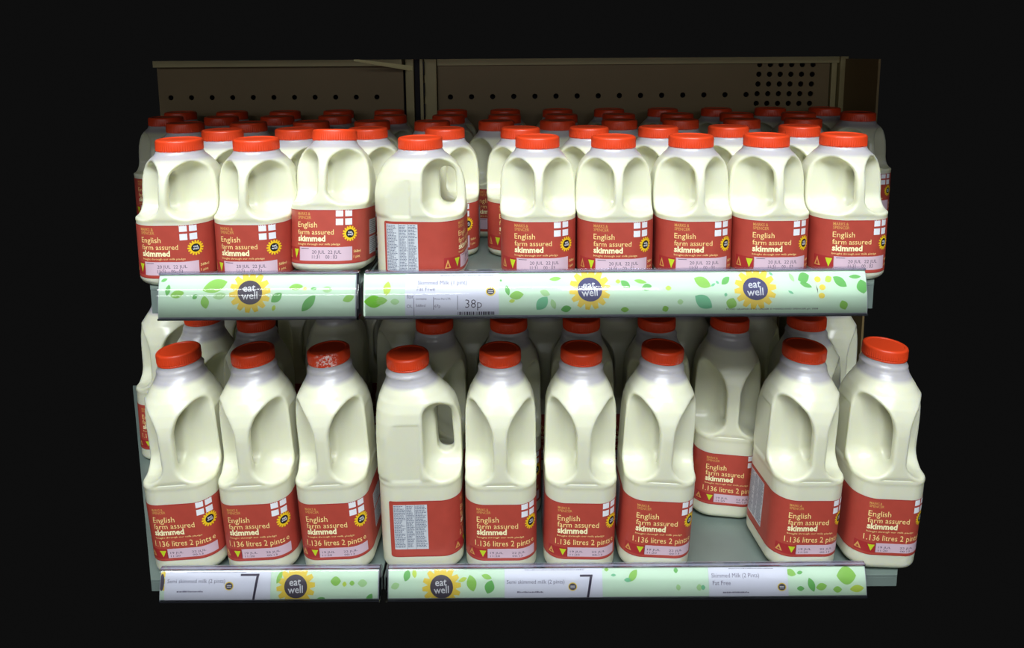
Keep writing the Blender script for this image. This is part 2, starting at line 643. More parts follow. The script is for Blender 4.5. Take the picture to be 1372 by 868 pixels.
def make_shelf(label, xa, xb, deck_xa, deck_xb, front, zdeck, rtop, left_cap, right_cap, rh=40.0):
    """front = y of the rail's back, rtop = z of the rail's upper edge"""
    t = thing('shelf', label, 'shelf', ((xa + xb) / 2, front, zdeck))
    cx = (xa + xb) / 2
    dz = rtop - zdeck
    s = Solid()
    # outer ends splay outwards towards the back, where the rows behind are wider
    far = (DIST + WALL_Y - 14) / (DIST + front)
    bxa = deck_xa * far if deck_xa < -300 else deck_xa
    bxb = deck_xb * far if deck_xb > 300 else deck_xb
    yb_ = WALL_Y - 14 - front
    s.v = [(deck_xa - cx, 3, -3), (deck_xb - cx, 3, -3), (bxa - cx, yb_, -3), (bxb - cx, yb_, -3),
           (deck_xa - cx, 3, 0), (deck_xb - cx, 3, 0), (bxa - cx, yb_, 0), (bxb - cx, yb_, 0)]
    s.f = [(0, 2, 3, 1), (4, 5, 7, 6), (0, 1, 5, 4), (2, 6, 7, 3), (0, 4, 6, 2), (1, 3, 7, 5)]
    s.m = [0] * 6
    s.box(deck_xa - cx, deck_xb - cx, 3, 5, dz - rh, -3)
    for k in range(3):
        yy = 90 + k * 110
        s.box(deck_xa - cx + 8, deck_xb - cx - 8, yy, yy + 20, -14, -3)
    s.build('deck', M['metal'], t, bevel=0.5)
    # grey plastic rail body behind the paper
    s = Solid()
    q0 = 1 - rh / 40.0
    prof = [(rail_y(q0 + (1 - q0) * i / 10) + 0.5, dz - rh + rh * i / 10) for i in range(11)]
    prof = prof + [(2.6, dz), (2.6, dz - rh - 1.0), (rail_y(q0) + 0.5, dz - rh - 1.0)]
    s.sweep(prof, xa - cx, xb - cx, n=6)
    s.build('price_rail', M['rail'], t, smooth=40)
    # clear cover curving over the paper, with its folded top edge
    s = Solid()
    n = 14
    outer = [(rail_y(q0 + (1 - q0) * i / n) - 1.7, dz - rh + (rh + .6) * i / n) for i in range(n + 1)]
    s.sweep(outer, xa - cx, xb - cx, closed=False, n=4)
    s.build('clear_cover', M['clear'], t, smooth=0)
    s = Solid()
    s.sweep([(rail_y(1) - 1.9, dz - 0.2), (rail_y(1) - 1.9, dz + 1.6), (0.8, dz + 2.2), (2.8, dz + 1.6), (2.8, dz)], xa - cx, xb - cx)
    yb = rail_y(q0) - 1.5
    s.sweep([(yb, dz - rh - 1.8), (yb, dz - rh), (2.6, dz - rh - 1.0), (2.6, dz - rh - 2.4)], xa - cx, xb - cx)
    s.build('rail_lip', M['lip'], t, bevel=0.3)
    for on, xe in ((left_cap, xa), (right_cap, xb)):
        if on:
            s = Solid()
            pr = [(rail_y(q0 + (1 - q0) * i / 8) - 2.8, dz - rh - 2 + (rh + 4) * i / 8) for i in range(9)] + [(2, dz + 2), (2, dz - rh - 2)]
            s.sweep(pr, xe - cx - (0 if xe == xb else 2.2), xe - cx + (2.2 if xe == xb else 0))
            s.build('rail_end', M['lip'], t, bevel=0.4)
    return t


UF, UT = -50.5, 324.0        # upper rails: y of their back, z of their top
LF, LT, LH = -46.0, 14.5, 27.5
ux = lambda px: x_at(px, 393, UF - 5)[0]
lx = lambda px: x_at(px, 775, LF - 5)[0]
USPL, USPR = ux(479), ux(489.5)
LSPL, LSPR = lx(508.5), lx(520)
make_shelf('left upper shelf with a green leaf patterned front rail under one-pint bottles', ux(213), USPL, ux(196), USPL, UF, UP_Z + 0, UT, 0, 1)
make_shelf('long right upper shelf with leaf patterned front rail under one-pint bottles', USPR, ux(1160), USPR, ux(1176), UF, UP_Z, UT, 0, 0)
make_shelf('left lower shelf holding two-pint bottles, white ticket on its rail', lx(214), LSPL, lx(196), LSPL, LF, LO_Z, LT, 0, 1, LH)
make_shelf('long right lower shelf with grey deck showing in a gap between bottles', LSPR, lx(1160), LSPR, lx(1208), LF, LO_Z, LT, 1, 0, LH)

# post that carries the shelves where two bays meet, dark gap between rails
for zz0, zz1, xx, nm, lb in ((UP_Z - 24, UP_Z + 2, (USPL + USPR) / 2, 'u', 'dark steel bracket in the gap between the two upper rails'),
                             (-13, 2, (LSPL + LSPR) / 2, 'l', 'steel bracket in the gap between the two lower rails')):
    s = Solid()
    s.box(xx - 1.2, xx + 1.2, UF + 8, WALL_Y - 16, zz0, zz1)
    s.box(xx - 2.4, xx + 2.4, WALL_Y - 40, WALL_Y - 14.2, zz0 - 20, zz1)
    o = s.build('shelf_bracket', M['metal'], None, bevel=0.3)
    tag(o, lb, 'bracket')


def strip_surf(x0, front, rtop, lift):
    def f(x, v, off):
        t = v / 40.0
        return (x, front + rail_y(t) - lift - off, rtop - 40 + v)
    return f


def eat_well(p, cx, cy, r, disc, layer=1, sy=0.92, rot=0.12):
    p.star(cx, cy, r * 1.22, r * 1.68, 14, 'sun2', layer, 0.1, 0.95)
    p.ellipse(cx, cy, r, r * sy, disc, layer + 1, -rot * 2)
    p.text('eat', cx - r * 0.55, cy + r * 0.08, r * 1.0, 'white', layer + 2, 0.012, rot=rot * 0.4)
    p.text('well', cx - r * 0.66, cy - r * 0.52, r * 1.3, 'white', layer + 2, 0.012, rot=rot * 0.4)


def strip(label, x0, x1, front, rtop, art, group=None):
    p = Print()
    p.rect(x0, x1, 1.0, 39.4, 'strip', 0)
    art(p)
    o = p.build('promotional_strip', strip_surf(0, front, rtop, 0.15), (3.0, 1), None, step=0.05,
                clip=(x0, x1, 0.8 if rtop > 100 else 40.6 - LH, 39.4))
    tag(o, label, 'paper strip', group)
    # give the paper its own origin at its left foot
    return o


# height on the rail (mm) of a pixel: 0 bottom .. 40 top
def uv_(px, py):
    x, z = x_at(px, py, UF - 5)
    return x, z - (UT - 40)


def lv_(px, py):
    x, z = x_at(px, py, LF - 5)
    return x, z - (LT - 40)


K = 1 / 1.40


def leaves(p, data, at, k=K):
    for px, py, ln, wd, deg, m in data:
        x, v = at(px, py)
        hl = max(ln, wd) * k * 0.5
        v = min(max(v, 2 + min(hl, abs(ln * k * .5 * math.sin(math.radians(deg))) + wd * k * .5)),
                39 - min(hl, abs(ln * k * .5 * math.sin(math.radians(deg))) + wd * k * .5))
        p.leaf(x, v, ln * k, wd * k, deg, m, 1)


def art_ul(p):
    leaves(p, [(219, 376, 9, 4, 20, 'leaf2'), (226, 388, 14, 7, 80, 'leaf2'), (239, 393, 19, 10, 12, 'leaf1'),
               (263, 396, 8, 6, 45, 'leaf2'), (277, 403, 17, 11, 100, 'leaf1'), (288, 379, 34, 16, 18, 'leaf1'),
               (296, 395, 18, 9, 10, 'leaf6'), (372, 397, 18, 11, 40, 'leaf2'), (369, 410, 8, 5, 70, 'leaf4'),
               (397, 384, 19, 8, 5, 'leaf1'), (409, 386, 6, 4, 0, 'sun2'), (421, 386, 8, 4, 0, 'leaf2'),
               (415, 404, 28, 12, 50, 'leaf2'), (439, 387, 14, 8, 0, 'leaf6'), (468, 398, 16, 9, 20, 'leaf1')], uv_)
    x, v = uv_(336, 391)
    eat_well(p, x, v, 11.6, 'disc')


def art_ur(p):
    leaves(p, [(502, 402, 26, 16, 0, 'leaf5'), (511, 401, 18, 10, 5, 'leaf1'), (519, 386, 18, 10, 80, 'leaf4'),
               (530, 402, 12, 8, 0, 'leaf6'), (671, 376, 3, 3, 0, 'leaf2'), (680, 388, 13, 6, 105, 'leaf2'),
               (692, 394, 19, 11, 8, 'leaf1'), (726, 404, 22, 14, 50, 'leaf3'), (744, 374, 16, 5, 5, 'leaf1'),
               (730, 391, 14, 8, -20, 'leaf6'), (741, 405, 14, 7, 110, 'leaf6'), (758, 411, 14, 9, 10, 'leaf2'),
               (686, 401, 8, 5, 10, 'leaf4'), (828, 377, 7, 5, 0, 'leaf4'), (838, 381, 16, 9, -40, 'leaf2'),
               (858, 377, 17, 5, -10, 'leaf1'), (866, 384, 14, 9, 15, 'leaf2'), (895, 385, 8, 6, 0, 'leaf4'),
               (836, 412, 11, 7, 0, 'leaf1'), (890, 411, 9, 8, 20, 'leaf1'), (910, 402, 8, 7, 0, 'leaf6'),
               (941, 378, 24, 13, -25, 'leaf1'), (941, 402, 27, 17, -35, 'leaf3'), (955, 381, 7, 3, 30, 'leaf3'),
               (961, 378, 5, 3, -40, 'leaf3'), (972, 376, 14, 8, 40, 'leaf2'), (971, 393, 5, 4, 80, 'leaf3'),
               (978, 404, 15, 14, 70, 'leaf1'), (1034, 366, 6, 3, -40, 'leaf3'), (1061, 372, 12, 5, -60, 'leaf6'),
               (1077, 372, 16, 13, 20, 'leaf2'), (1079, 381, 17, 6, -20, 'leaf2'), (1058, 390, 8, 3, -30, 'leaf3'),
               (1110, 374, 10, 8, 30, 'leaf4'), (1125, 377, 21, 11, -35, 'leaf2'), (1146, 371, 16, 5, 0, 'leaf2'),
               (1154, 383, 18, 15, 100, 'leaf2'), (1127, 406, 13, 11, 110, 'leaf1')], uv_)
    x, v = uv_(790, 387)
    eat_well(p, x, v, 11.6, 'disc2')
    x, v = uv_(1011, 386)
    eat_well(p, x, v, 11.8, 'disc2', sy=0.85)
    # sliver of a further sun at the join of two paper strips
    x, v = uv_(1092, 386)
    for dx, dy in ((2, 8.5), (6, 1.5), (5, -6)):
        p.ellipse(x + dx, v + dy, 3.0, 2.6, 'sun2', 1, n=12)
    p.poly([(x, v + 4), (x + 1.6, v), (x + 1.4, v - 4), (x + 0.6, v)], 'disc', 2)
    x, v = uv_(971, 411)
    p.text('FOOD GRAPHICS TO ORDER © MARKS AND SPENCER plc 2008', x, max(v - 1, 2.2), 86, 'ink', 2, h=2.0)


strip('leaf patterned paper strip with brown eat well sun on left upper rail', ux(214), USPL - 1.5, UF, UT, art_ul)
p_left = ux(488)
strip('long leaf patterned paper strip with two blue eat well suns on upper rail', p_left, ux(1159), UF, UT, art_ur)


def art_ll(p):
    leaves(p, [(450, 778, 14, 11, 0, 'leaf1'), (462, 781, 6, 6, 0, 'leaf4'), (472, 780, 7, 6, 0, 'leaf1'),
               (486, 780, 13, 9, 0, 'leaf6'), (374, 772, 16, 6, 65, 'leaf1'), (430, 800, 16, 9, 30, 'leaf2'),
               (470, 802, 20, 9, 20, 'leaf1'), (496, 797, 14, 8, 60, 'leaf2')], lv_, 0.76)
    x, v = lv_(397, 784)
    eat_well(p, x, v, 11.6, 'disc')
    x, v = lv_(214, 781)
    for dx, dy in ((4, 8), (6.5, 2), (6, -4)):
        p.ellipse(x + dx, v + dy, 3.2, 2.6, 'sun2', 1, n=12)
    p.ellipse(x + 2.6, v + 1, 2.4, 7.5, 'disc', 2, n=16)


def art_lr(p):
    leaves(p, [(545, 770, 14, 9, 70, 'leaf2'), (555, 769, 10, 6, 100, 'leaf4'), (530, 783, 12, 8, 20, 'leaf6'),
               (620, 776, 12, 5, 20, 'leaf4'), (632, 780, 20, 13, 105, 'leaf1'), (652, 773, 14, 6, -15, 'leaf1'),
               (656, 784, 17, 13, 70, 'leaf2'), (813, 762, 6, 4, 0, 'leaf1'), (822, 771, 7, 3, 0, 'leaf3'),
               (848, 769, 18, 9, 50, 'leaf1'), (841, 776, 10, 5, 0, 'leaf3'), (906, 766, 6, 6, 0, 'leaf2'),
               (908, 784, 8, 6, 100, 'leaf6'), (936, 784, 8, 8, 0, 'leaf6'), (941, 784, 6, 6, 0, 'leaf3'),
               (1060, 768, 14, 8, -20, 'leaf1'), (1072, 768, 8, 4, 10, 'leaf2'), (1071, 785, 10, 6, 0, 'leaf2'),
               (1086, 781, 18, 9, 110, 'leaf2'), (1099, 783, 15, 9, 10, 'leaf1'), (1134, 770, 26, 21, 0, 'leaf1'),
               (1120, 786, 12, 8, 0, 'leaf1'), (1146, 785, 19, 9, 5, 'leaf4')], lv_, 0.76)
    x, v = lv_(592, 784)
    eat_well(p, x, v, 11.6, 'disc')


strip('leaf patterned paper strip in left lower rail, half hidden by white ticket', lx(215), LSPL - 1.5, LF, LT, art_ll)
strip('long leaf patterned paper strip in right lower rail with two white tickets', LSPR + 0.5, lx(1159), LF, LT, art_lr)


def ticket(label, x0, x1, front, rtop, art):
    p = Print()
    p.rect(x0, x1, 1.6, 39.0, 'ticket', 0)
    art(p)
    o = p.build('price_ticket', strip_surf(0, front, rtop, 0.62), (3.0, 1), None, step=0.05,
                clip=(x0, x1, 1.2 if rtop > 100 else 40.6 - LH, 39.2))
    return tag(o, label, 'price ticket')


def squiggle(p, x0, x1, v, h, m='tick_ink'):
    rs = random.Random(int(x0 * 10 + v))
    x = x0
    while x < x1:
        w = rs.uniform(0.6, 1.8)
        p.rect(x, min(x + w, x1), v, v + h * rs.uniform(0.6, 1), m, 1)
        x += w + rs.uniform(0.3, 0.7)


def ut(px, py):
    return uv_(px, py)


def art_t1(p):
    A = lambda px, py: uv_(px, py)
    x, v = A(560, 381)
    p.text('Skimmed Milk (1 pint)', x, v, 46, 'tick_ink', 1)
    x, v = A(559, 388.5)
    p.text('Fat Free', x, v, 17, 'tick_ink', 1)
    x, v = A(546, 398)
    p.text('for', x, v, 6.5, 'tick_ink', 1)
    x, v = A(546, 409.5)
    p.text('OL', x, v, 5.5, 'tick_ink', 1)
    x, v = A(558, 399.5)
    p.text('contains', x, v, 10, 'tick_ink', 1)
    x, v = A(558, 408.5)
    p.text('568ml', x, v, 9, 'tick_ink', 1)
    x, v = A(583, 399.5)
    p.text('Price Per LTR', x, v, 15, 'tick_ink', 1)
    x, v = A(583, 409)
    p.text('67p', x, v, 5.5, 'tick_ink', 1)
    for px, y0, y1 in ((581, 396, 412), (613, 394, 412), (555, 397, 421)):
        x, va = A(px, y0)
        _, vb = A(px, y1)
        p.rect(x, x + 0.5, vb, va, 'tick_ink', 1)
    x, v = A(624, 409.5)
    p.text('38p', x, v, 15.5, 'ink', 1, -0.01)
    x, v = A(657.5, 389)
    p.ellipse(x, v, 4.6, 4.0, 'sun2', 1)
    p.ellipse(x, v, 3.5, 2.8, 'disc', 2)
    p.rect(x - 2.2, x + 2.2, v + 0.3, v + 0.9, 'white', 3)
    p.rect(x - 2.2, x + 2.2, v - 1.1, v - 0.5, 'white', 3)
    x, v = A(614, 419)
    rs = random.Random(3)
    q = x
    while q < x + 34:
        w = rs.choice((0.35, 0.5, 0.8, 1.1))
        p.rect(q, q + w, v, v + 3.2, 'ink', 1)
        q += w + rs.choice((0.35, 0.5, 0.8))
    x, v = A(590, 370.5)
    squiggle(p, x, x + 50, min(v, 37.8), 0.6)


ticket('white price ticket reading 38p on the upper rail, below the sideways one-pint bottle', ux(543.5), ux(668.5), UF, UT, art_t1)


def lower_ticket(x0, name, num, fat, xn):
    def art(p):
        x, v = lv_(x0, 780 if not fat else 773)
        p.text(name, x, v, 58 if not fat else 48, 'tick_ink', 1, h=4.4 if not fat else None)
        if fat:
            _, v2 = lv_(x0, 781)
            p.text('Fat Free', x + 1, v2, 18, 'tick_ink', 1)
        xx, v2 = lv_(xn, 783)
        p.ellipse(xx, v2, 4.4, 3.8, 'sun2', 1)
        p.ellipse(xx, v2, 3.6, 3.0, 'disc', 2)
        p.rect(xx - 2.2, xx + 2.2, v2 + 0.3, v2 + 0.9, 'white', 3)
        p.rect(xx - 2.2, xx + 2.2, v2 - 1.1, v2 - 0.5, 'white', 3)
        if num:
            a, va = lv_(num[0], 771)
            b, _ = lv_(num[1], 771)
            p.rect(a, b, va - 1.2, va + 0.6, 'ink', 1)
            p.poly([(b - 2.6, va + 0.6), (b - 2.6 - 4.5, 8), (b - 4.9, 8), (b, va + 0.6)], 'ink', 1)
        a, va = lv_(x0 + 24, 763)
        squiggle(p, a, a + 60 if not fat else a + 45, min(va, 37.6), 0.6)
        a, va = lv_(x0 + 14, 790)
        squiggle(p, a, a + 26, va, 1.6)
    return art


ticket('white ticket for semi skimmed milk on the left lower rail', lx(221), lx(363), LF, LT,
       lower_ticket(225, 'Semi skimmed milk (2 pints)', (322, 347), False, 308))
ticket('white ticket for semi skimmed milk on the right lower rail', lx(676), lx(807), LF, LT,
       lower_ticket(679, 'Semi skimmed milk (2 pints)', (777, 794), False, 767))
ticket('white ticket for skimmed milk, fat free, below the empty gap at right', lx(949), lx(1055), LF, LT,
       lower_ticket(953, 'Skimmed Milk (2 Pints)', None, True, 1046))

# ------------------------------------------------------------------ milk bottles


def smin(a, b, k):
    h = np.clip(0.5 + 0.5 * (b - a) / k, 0, 1)
    return b + (a - b) * h - k * h * (1 - h)


def smax(a, b, k):
    return -smin(-a, -b, k)


def rrect2(x, y, hx, hy, r):
    qx, qy = np.abs(x) - (hx - r), np.abs(y) - (hy - r)
    return np.hypot(np.maximum(qx, 0), np.maximum(qy, 0)) + np.minimum(np.maximum(qx, qy), 0) - r


def rbox3(x, y, z, hx, hy, hz, r):
    qx, qy, qz = np.abs(x) - (hx - r), np.abs(y) - (hy - r), np.abs(z) - (hz - r)
    return (np.sqrt(np.maximum(qx, 0) ** 2 + np.maximum(qy, 0) ** 2 + np.maximum(qz, 0) ** 2)
            + np.minimum(np.maximum(np.maximum(qx, qy), qz), 0) - r)


HX = 37.2


def sdf_body(spec, x, y, z):
    hx, hy, r = HX, spec['hy'], spec['r']
    zs, zn = spec['shoulder'], spec['neck']          # shoulder starts / neck starts
    ny = spec['neck_y']
    t = np.clip((z - zs) / (zn - zs), 0, 1)
    prof = np.interp(z, spec['pz'], spec['pr'])      # inset of the walls by height
    shape_t = t ** 2.2
    cyo = ny * t ** 1.6
    rr = np.minimum(r + t * 14, hx - prof - 0.5)
    hyz = hy - prof - np.clip(z - zs, 0, None) * spec['ytaper']
    d_rect = rrect2(x, y - cyo, hx - prof, hyz, rr)
    d_circ = np.hypot(x, y - cyo) - (hx - prof) + 0.0
    d = d_rect * (1 - shape_t) + d_circ * shape_t
    d = smax(d, -(z - 0.0), 7.0)
    d = smax(d, z - spec['top'], 1.0)
    # grip pockets either side of the handle, with a hole between them
    px_, py_, pz_ = spec['pocket_c']
    hx_, hy_, hz_ = spec['pocket_h']
    zz = z - pz_
    fl = spec['flare'] * np.clip((zz - hz_ * 0.12) / (hz_ * 0.88), 0, 1) ** 1.9 + 3.0 * np.clip((-zz - hz_ * 0.6) / (hz_ * 0.4), 0, 1) ** 2
    pk = rbox3(np.abs(x) - px_ - fl, y - py_, zz, hx_, hy_, hz_, spec['pocket_r'])
    d = smax(d, -pk, spec['k'])
    cy_, cz_ = spec['hole_c']
    qz = np.maximum(np.abs(z - cz_) - spec['hole_h'], 0)
    ho = np.hypot(y - cy_ - (z - cz_) * spec['hole_lean'], qz) - spec['hole_r']
    ho = np.maximum(ho, np.abs(x) - 26)
    d = smax(d, -ho, 3.0)
    # shallow panel pressed into the back half of each side
    pn = rbox3(np.abs(x) - hx, y - spec['panel'][0], z - spec['panel'][1], 1.2, spec['panel'][2], spec['panel'][3], 0.85)
    d = smax(d, -pn, 0.9)
    return d


def surface_net(fn, lo, hi, h):
    ax_ = [np.arange(lo[i], hi[i] + h, h) for i in range(3)]
    X, Y, Z = np.meshgrid(*ax_, indexing='ij')
    F = fn(X, Y, Z)
    nx, ny, nz = F.shape
    cs = (nx - 1, ny - 1, nz - 1)
    acc = np.zeros(cs + (3,))
    cnt = np.zeros(cs)
    cor = [(i, j, k) for i in (0, 1) for j in (0, 1) for k in (0, 1)]
    sub = lambda c: F[c[0]:nx - 1 + c[0], c[1]:ny - 1 + c[1], c[2]:nz - 1 + c[2]]
    for a in cor:
        for ax in range(3):
            if a[ax] == 0:
                b = list(a)
                b[ax] = 1
                fa, fb = sub(a), sub(b)
                m = (fa < 0) != (fb < 0)
                t = np.where(m, fa / np.where(m, fa - fb, 1), 0)
                for k in range(3):
                    acc[..., k] += np.where(m, a[k] + (t if k == ax else 0), 0)
                cnt += m
    act = cnt > 0
    ids = -np.ones(cs, int)
    ids[act] = np.arange(act.sum())
    idx = np.argwhere(act)
    P = (idx + acc[act] / cnt[act][:, None]) * h + np.array(lo)
    faces = []
    for ax in range(3):
        u, v = (ax + 1) % 3, (ax + 2) % 3
        sl = [slice(1, n - 1) for n in (nx, ny, nz)]
        sl[ax] = slice(0, (nx, ny, nz)[ax] - 1)
        sl2 = list(sl)
        sl2[ax] = slice(1, (nx, ny, nz)[ax])
        A, B = F[tuple(sl)] < 0, F[tuple(sl2)] < 0
        base = np.array([sl[0].start, sl[1].start, sl[2].start])
        for q, flip in ((A & ~B, False), (~A & B, True)):
            c = np.argwhere(q) + base
            if not len(c):
                continue
            eu, ev = np.eye(3, dtype=int)[u], np.eye(3, dtype=int)[v]
            g = [c - eu - ev, c - ev, c, c - eu]
            quad = np.stack([ids[tuple(k.T)] for k in g], 1)
            if flip:
                quad = quad[:, ::-1]
            faces.append(quad)
    faces = np.concatenate(faces)
    for _ in range(3):                              # pull the points onto the true surface
        e = 0.25
        f0 = fn(*P.T)
        g = np.stack([(fn(*(P + e * np.eye(3)[k]).T) - fn(*(P - e * np.eye(3)[k]).T)) / (2 * e) for k in range(3)], 1)
        n2 = (g ** 2).sum(1) + 1e-6
        stp = -(f0 / n2)[:, None] * g
        ln_ = np.linalg.norm(stp, axis=1, keepdims=True)
        P = P + stp * np.minimum(1, 0.6 * h / (ln_ + 1e-9))
    return P, faces


SPEC = {
    1: dict(hy=44.0, r=27.0, shoulder=84.0, neck=125.0, neck_y=0.5, top=127.0, ytaper=0.0,
            pz=[0, 6, 7, 60, 62.5, 66, 84, 92, 100, 107, 113, 119, 123, 128],
            pr=[1.6, 0.5, 0.5, 0.5, 0.5, -0.4, -0.4, 0.1, 0.9, 2.6, 5.6, 10.3, 14.2, 16.2],
            pocket_c=(32.3, -38.0, 92.0), pocket_h=(28.0, 30.0, 26.0), pocket_r=14.0, flare=2.5,
            hole_c=(-26.6, 90.0), hole_h=11.0, hole_r=8.4, hole_lean=0.02, k=3.5,
            panel=(28.0, 82.0, 24.0, 18.0)),
    2: dict(hy=43.0, r=21.0, shoulder=146.0, neck=203.0, neck_y=10.0, top=211.0, ytaper=0.0,
            pz=[0, 6, 16, 84, 93, 96, 99, 103, 146, 160, 171, 180, 187, 193, 197, 201, 203, 206, 212],
            pr=[2.0, 0.8, 0.6, 0.6, 0.7, 0.3, 0.5, -0.3, -0.2, 0.5, 2.0, 4.8, 8.4, 11.9, 13.6, 14.2, 13.6, 15.6, 16.4],
            pocket_c=(35.4, -40.0, 142.0), pocket_h=(28.0, 33.0, 42.0), pocket_r=18.0, flare=19.0,
            hole_c=(-26.0, 143.0), hole_h=19.5, hole_r=8.6, hole_lean=0.04, k=3.5,
            panel=(30.0, 130.0, 34.0, 30.0)),
}


def body_mesh(kind):
    sp = SPEC[kind]
    P, Fc = surface_net(lambda x, y, z: sdf_body(sp, x, y, z), (-42, -47, -3), (42, 47, sp['top'] + 4), 1.5)
    me = bpy.data.meshes.new('body')
    me.from_pydata((P * S).tolist(), [], Fc.tolist())
    me.update()
    me.polygons.foreach_set('use_smooth', [True] * len(me.polygons))
    me.materials.append(M['milk%d' % kind])
    return me


def cap_mesh(kind, m):
    sp = SPEC[kind]
    z0, ny = sp['top'] - 0.4, sp['neck_y']
    h = 11.2
    N = 120
    prof = [(21.2, -1.6, 0), (21.6, -1.6, 0), (21.7, -0.4, 0), (21.2, 0.1, 0), (22.0, 0.5, 1), (22.0, h - 2.4, 1), (21.6, h - 1.2, .4),
            (20.6, h - 0.3, 0), (19.4, h, 0), (18.2, h - 0.1, 0), (17.6, h - 0.7, 0), (8, h - 0.7, 0)]
    v, f = [], []
    for r, z, rib in prof:
        for i in range(N):
            a = 2 * math.pi * i / N
            rr = r - (0.45 * rib if i % 2 else 0)
            v.append((rr * math.cos(a), ny + rr * math.sin(a), z0 + z))
    for k in range(len(prof) - 1):
        for i in range(N):
            j = (i + 1) % N
            f.append((k * N + i, k * N + j, (k + 1) * N + j, (k + 1) * N + i))
    f.append(tuple((len(prof) - 1) * N + i for i in range(N)))
    f.append(tuple(range(N))[::-1])
    me = mesh('cap', v, f)
    me.polygons.foreach_set('use_smooth', [True] * len(me.polygons))
    me.set_sharp_from_angle(angle=math.radians(35))
    me.materials.append(m)
    return me


def label_surf(kind):
    sp = SPEC[kind]
    r = sp['r']
    a, b = HX - 0.45, sp['hy'] - 0.45
    fl = a - r
    q = r * math.pi / 2
    sd = 2 * (b - r)

    def f(u, z, off):
        k = off + 0.18
        s_ = 1 if u >= 0 else -1
        w_ = abs(u)
        if w_ <= fl:
            x, y, nx_, ny_ = w_, -b, 0, -1
        elif w_ <= fl + q:
            t = (w_ - fl) / r
            nx_, ny_ = math.sin(t), -math.cos(t)
            x, y = fl + r * nx_, -(b - r) + r * ny_
        elif w_ <= fl + q + sd:
            x, y, nx_, ny_ = a, -(b - r) + (w_ - fl - q), 1, 0
        else:
            t = (w_ - fl - q - sd) / r
            nx_, ny_ = math.cos(t), math.sin(t)
            x, y = fl + r * nx_, (b - r) + r * ny_
        # follow the wall's own gentle inset
        ins = float(np.interp(z, sp['pz'], sp['pr'])) - 0.5
        return (s_ * (x + nx_ * (k - ins)), y + ny_ * (k - ins), z)
    return f


